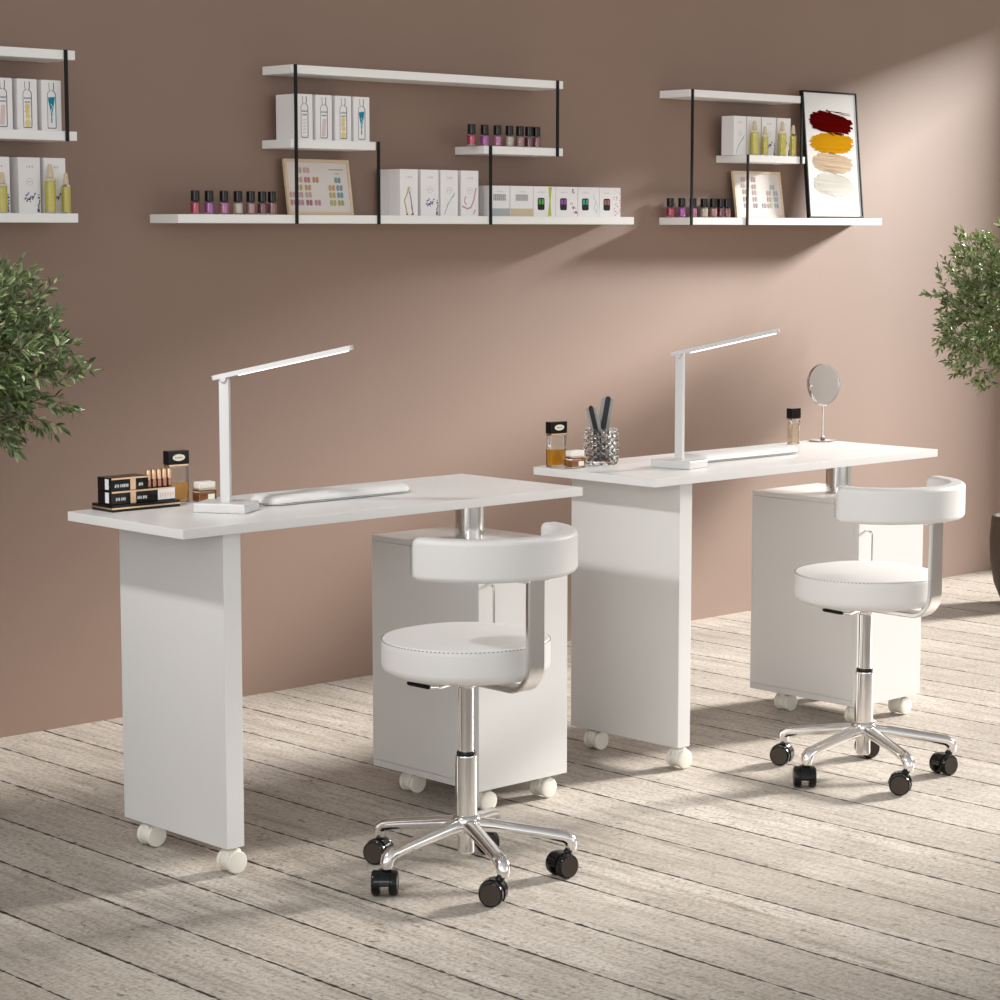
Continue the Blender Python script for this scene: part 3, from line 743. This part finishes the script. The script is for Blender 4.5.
oil('leftmost of the four yellow oil bottles on the right shelf', 3.1145, ZM, .118, .0145)
oil('shorter yellow oil bottle second on the right shelf', 3.1690, ZM, .100, .012)
oil('taller yellow oil bottle third on the right shelf', 3.2620, ZM, .120, .0140)
oil('yellow oil bottle nearest the framed print on the right shelf', 3.3200, ZM, .109, .012)

# ------------------------------------------------------------------ swatch boards and framed print
PALEWOOD = mat('pale_wood', (.66, .52, .36), .5, bump=.1, bscale=120, var=.12)
def lean_root(name, label, cat, x, yb, z, tilt, grp=None):
    t = thing(name, label, cat, (x, yb, z), 0, grp); t.rotation_euler = (R(-tilt), 0, 0); return t
def frame_parts(t, w, h, d, fw, fm, pm):
    b = NB()
    for a in ((0, 0, w, fw), (0, h-fw, w, h), (0, fw, fw, h-fw), (w-fw, fw, w, h-fw)): box(b, a[0], -d, a[1], a[2], 0, a[3], .0006)
    obj('frame', b, fm, t)
    b = NB(); box(b, fw, -d*.72, fw, w-fw, -d*.2, h-fw); return obj('panel', b, pm, t, smooth=False)
PALC = [(.62, .42, .36), (.50, .22, .20), (.62, .34, .14), (.45, .16, .06), (.60, .38, .36), (.42, .10, .14), (.55, .25, .30), (.16, .32, .34), (.22, .30, .38), (.52, .45, .12), (.10, .38, .45), (.36, .12, .12), (.58, .26, .10), (.40, .42, .10), (.18, .20, .14)]
def swatches(t, w, h, d, spec, faint=0):
    cells = {}
    b = NB(); ms = [ink(f'swatch{"_pale" if faint else ""}_{i}', tuple(c*(1-faint)*.72+.62*faint+.12*(1-faint) for c in PALC[i])) for i in range(len(PALC))]
    for cx, cy, i in spec:
        for s in (-1, 1):
            x = cx*w+s*.0062; z = cy*h
            prism(b, [(x+p, z+q) for p, q in rrect(.0092, .017, .0042, 4)], 0, .0016, Matrix.Translation((0, -d*.72, 0)) @ FRONT, i)
    obj('colour_swatches', b, ms, t, smooth=False)
t = lean_root('swatch_board', 'pale wood framed nail colour board leaning on the middle shelf', 'swatch board', 1.149, -.040, ZB, 8.5, 'nail colour swatch boards')
WS, HS = .242, .163
PANEL = mat('swatch_panel', (.68, .63, .60), .35)
p_ = frame_parts(t, WS, HS, .010, .009, PALEWOOD, PANEL)
sp1 = [(.21, .80, 0), (.33, .80, 0), (.21, .63, 4), (.33, .63, 1), (.46, .63, 12), (.20, .49, 9), (.33, .49, 2), (.20, .36, 4), (.33, .36, 0), (.20, .22, 6), (.33, .22, 5), (.46, .22, 6), (.80, .63, 7), (.70, .49, 2), (.82, .49, 8), (.70, .36, 9), (.82, .36, 10), (.70, .22, 9), (.82, .22, 13), (.09, .22, 6), (.09, .36, 4)]
swatches(t, WS, HS, .010, sp1)
b = NB()
for k in range(9): box(b, .165+k*.006, -.0078, HS*.81, .169+k*.006, -.0070, HS*.83)
for k in range(3): box(b, .185+k*.006, -.0078, HS*.74, .189+k*.006, -.0070, HS*.755)
obj('printed_letters', b, ink('terracotta', (.50, .32, .26)), t, smooth=False)
t = lean_root('swatch_board', 'pale wood framed nail colour board leaning on the right shelf', 'swatch board', 3.112, -.040, ZB, 8.5, 'nail colour swatch boards')
frame_parts(t, .254, .163, .010, .009, PALEWOOD, PANEL)
sp2 = [(.20, .82, 5), (.42, .82, 11), (.20, .69, 0), (.42, .67, 12), (.42, .54, 4), (.22, .56, 2), (.22, .40, 6), (.42, .40, 4), (.22, .26, 6), (.42, .26, 5), (.60, .26, 6), (.80, .66, 7), (.72, .53, 6), (.86, .53, 8), (.72, .40, 9), (.86, .40, 10), (.72, .26, 9), (.86, .26, 8)]
swatches(t, .254, .163, .010, sp2, .55)
# framed print
ft = 5.6
t = lean_root('framed_print', 'tall black framed print with dark red, mustard and beige paint swatches', 'picture', 3.447, -.083, ZB, ft)
WA, HA, DA = .306, .452, .016
p_ = frame_parts(t, WA, HA, DA, .006, BLACKM, mat('print_paper', (.76, .75, .72), .6, spec=.1))
def stroke(b, cx, cz, hw, hh, seed, slant=0):
    """ragged brush stroke built from many thin horizontal bristle marks"""
    rnd = random.Random(seed); n = 22; ends = []
    for k in range(n+1):
        v = -1+2*k/n; base = hw*(1-abs(v)**3.2)**.5
        ends.append((base-rnd.uniform(0, .016)*(1 if abs(v) < .9 else .3), base+rnd.uniform(-.014, .006)))
    for k in range(n):
        z0, z1 = cz-hh+2*hh*k/n-.0006, cz-hh+2*hh*(k+1)/n+.0006
        l, r = ends[k] if k < n/2 else ends[k+1]
        l, r = max(l, .02), max(r, .02)
        w_ = rnd.uniform(-.001, .001)
        prism(b, [(cx-l, z0+slant), (cx-l*.4, z0+slant*.4+w_), (cx+r*.4, z0-slant*.4+w_), (cx+r, z0-slant), (cx+r-.003, z1-slant), (cx+r*.4, z1-slant*.4), (cx-l*.4, z1+slant*.4), (cx-l+.004, z1+slant)], 0, .0012, Matrix.Translation((0, -DA*.72-.0002, 0)) @ FRONT)
for nm, col, cz, hh, hw, sd, sl in (('dark_red', (.115, .004, .004), .340, .040, .126, 3, .008), ('mustard', (.66, .34, .015), .268, .038, .124, 5, 0), ('beige', (.68, .54, .40), .197, .037, .116, 9, .004), ('chalk', (.68, .66, .61), .120, .043, .114, 12, .005)):
    b = NB(); stroke(b, WA/2-.003, cz, hw, hh, sd, sl); obj('paint_stroke', b, ink('stroke_'+nm, col), t, smooth=False)
b = NB()
for x0, x1, z in ((.12, .22, .382), (.17, .262, .378), (.20, .268, .372)): prism(b, [(x0, z), (x1, z-.003), (x1, z-.0015), (x0+.02, z+.002)], 0, .0006, Matrix.Translation((0, -DA*.72, 0)) @ FRONT)
obj('brush_marks', b, ink('stroke_dark_red', (.115, .004, .004)), t, smooth=False)

# ------------------------------------------------------------------ potted trees
def leaf_mat():
    m = bpy.data.materials.new('olive_leaf'); m.use_nodes = True; nt = m.node_tree; b = nt.nodes['Principled BSDF']
    g = nt.nodes.new('ShaderNodeNewGeometry'); r = nt.nodes.new('ShaderNodeValToRGB')
    e = r.color_ramp.elements; e[0].color = (.016, .036, .008, 1); e[1].color = (.60, .68, .36, 1); k = e.new(.52); k.color = (.075, .13, .026, 1)  # random leaf tones, widened to paint highlights and dark interior into the colour
    nt.links.new(g.outputs['Random Per Island'], r.inputs[0])
    mx = nt.nodes.new('ShaderNodeMix'); mx.data_type = 'RGBA'; mx.inputs[7].default_value = (.22, .28, .16, 1)
    nt.links.new(g.outputs['Backfacing'], mx.inputs[0]); nt.links.new(r.outputs[0], mx.inputs[6])
    nt.links.new(mx.outputs[2], b.inputs['Base Color'])
    b.inputs['Roughness'].default_value = .3
    tr = nt.nodes.new('ShaderNodeBsdfTranslucent'); tr.inputs[0].default_value = (.22, .34, .06, 1)
    ms = nt.nodes.new('ShaderNodeMixShader'); ms.inputs[0].default_value = .18; out = nt.nodes['Material Output']
    nt.links.new(b.outputs[0], ms.inputs[1]); nt.links.new(tr.outputs[0], ms.inputs[2]); nt.links.new(ms.outputs[0], out.inputs[0])
    return m
LEAF = leaf_mat()
BARK = mat('bark', (.16, .11, .075), .9, bump=1, bscale=60, var=.3)
POT = mat('brown_pot', (.075, .055, .042), .6, bump=.8, bscale=45, var=.45)
def make_tree(label, loc, seed, rx=.43, rz=.31, zc=1.09, flip=1):
    rnd = random.Random(seed)
    t = thing('potted_tree', label, 'tree', loc, 0, 'potted olive-like trees')
    b = NB(); lathe(b, [(0, 0), (.085, 0), (.100, .012), (.128, .08), (.142, .16), (.146, .24), (.140, .318), (.136, .326), (.126, .326), (.122, .30), (0, .30)], seg=44); obj('pot', b, POT, t)
    b = NB(); lathe(b, [(0, .285), (.122, .298), (.07, .308), (0, .312)], seg=30); obj('soil', b, mat('soil', (.04, .028, .02), .95, bump=1, bscale=60), t)
    tips = []; b = NB()
    def trunkpt(z): return Vector((.015*math.sin(z*7), .012*math.cos(z*5), z))
    sweep(b, [trunkpt(.29+.07*k) for k in range(9)], [.020-.0012*k for k in range(9)], 10)
    base = trunkpt(.85)
    for k in range(30):
        th, ph = rnd.uniform(0, 2*PI), math.acos(rnd.uniform(-.72, 1))
        rr = rnd.uniform(.72, .98)
        e = Vector((rx*rr*math.sin(ph)*math.cos(th), rx*rr*math.sin(ph)*math.sin(th), zc+rz*rr*math.cos(ph)))
        mid = base.lerp(e, .5)+Vector((rnd.uniform(-.04, .04), rnd.uniform(-.04, .04), .05))
        st_ = trunkpt(rnd.uniform(.72, .85)); pts = []
        for s in range(7):
            u = s/6; pts.append(st_*(1-u)**2+mid*2*u*(1-u)+e*u*u)
        sweep(b, pts, [.007*(1-.8*s/6) for s in range(7)], 5)
        tips.append(pts)
    wood = obj('trunk', b, BARK, t)
    lb = NB()
    def leaf(p, d, L):
        d = d.normalized(); s = d.cross(Vector((rnd.uniform(-1, 1), rnd.uniform(-1, 1), rnd.uniform(-.3, 1)))).normalized(); n = s.cross(d)
        W = L*rnd.uniform(.13, .175); q = p+d*L*.5-n*L*.06
        a = lb.verts.new(p); m = lb.verts.new(p+d*L*.5-n*L*.02); c = lb.verts.new(p+d*L-n*L*.10)
        l1 = lb.verts.new(p+d*L*.28+s*W+n*L*.03); l2 = lb.verts.new(p+d*L*.66+s*W*.85+n*L*.01)
        r1 = lb.verts.new(p+d*L*.28-s*W+n*L*.03); r2 = lb.verts.new(p+d*L*.66-s*W*.85+n*L*.01)
        for f in ((a, m, l1), (l1, m, l2), (l2, m, c), (a, r1, m), (r1, r2, m), (r2, c, m)): lb.faces.new(f)
    tw = NB(); ntw = 0
    def twig(p, d, L, nl):
        d = d.normalized(); e = p+d*L+Vector((0, 0, .01)); sweep(tw, [p, p.lerp(e, .5)+Vector((0, 0, .004)), e], [.0014, .0011, .0006], 3)
        for k in range(nl):
            u = .12+.88*k/(nl-1); q = p.lerp(e, u)
            v = Vector((rnd.gauss(0, 1), rnd.gauss(0, 1), rnd.gauss(0, 1))); v = (v-d*v.dot(d)).normalized()
            leaf(q, v*(.85 if k < nl-2 else .3)+d*rnd.uniform(.5, 1.1), rnd.uniform(.020, .031))
    # outer shell of twigs, biggest where the lobes bulge
    n = 0
    while n < 1150:
        th, ph = rnd.uniform(0, 2*PI), math.acos(rnd.uniform(-.86, 1))
        dr = Vector((math.sin(ph)*math.cos(th), math.sin(ph)*math.sin(th), math.cos(ph)))
        lobe = 1+.16*noise.noise(dr*2.3+Vector((seed, 0, 0)))+.10*noise.noise(dr*6+Vector((0, seed, 0)))
        if noise.noise(dr*3.6+Vector((0, 0, seed*3))) < -.38: continue
        rr = rnd.uniform(.42, .94)*lobe
        p = Vector((dr.x*rx*rr, dr.y*rx*rr, zc+dr.z*rz*rr))
        d = dr+Vector((rnd.gauss(0, .55), rnd.gauss(0, .55), rnd.gauss(.15, .5)))
        twig(p, d, rnd.uniform(.04, .075), rnd.randint(11, 15)); n += 1
    obj('twigs', tw, BARK, t)
    obj('foliage', lb, LEAF, t, smooth=False)
    return t
make_tree('potted small-leaved tree at the left edge behind the left desk', (-.385, -.66, 0), 4, rx=.345, rz=.25, zc=1.07)
make_tree('potted small-leaved tree at the right edge beyond the right desk', (4.12, -.60, 0), 9, rx=.37, rz=.32, zc=1.065)
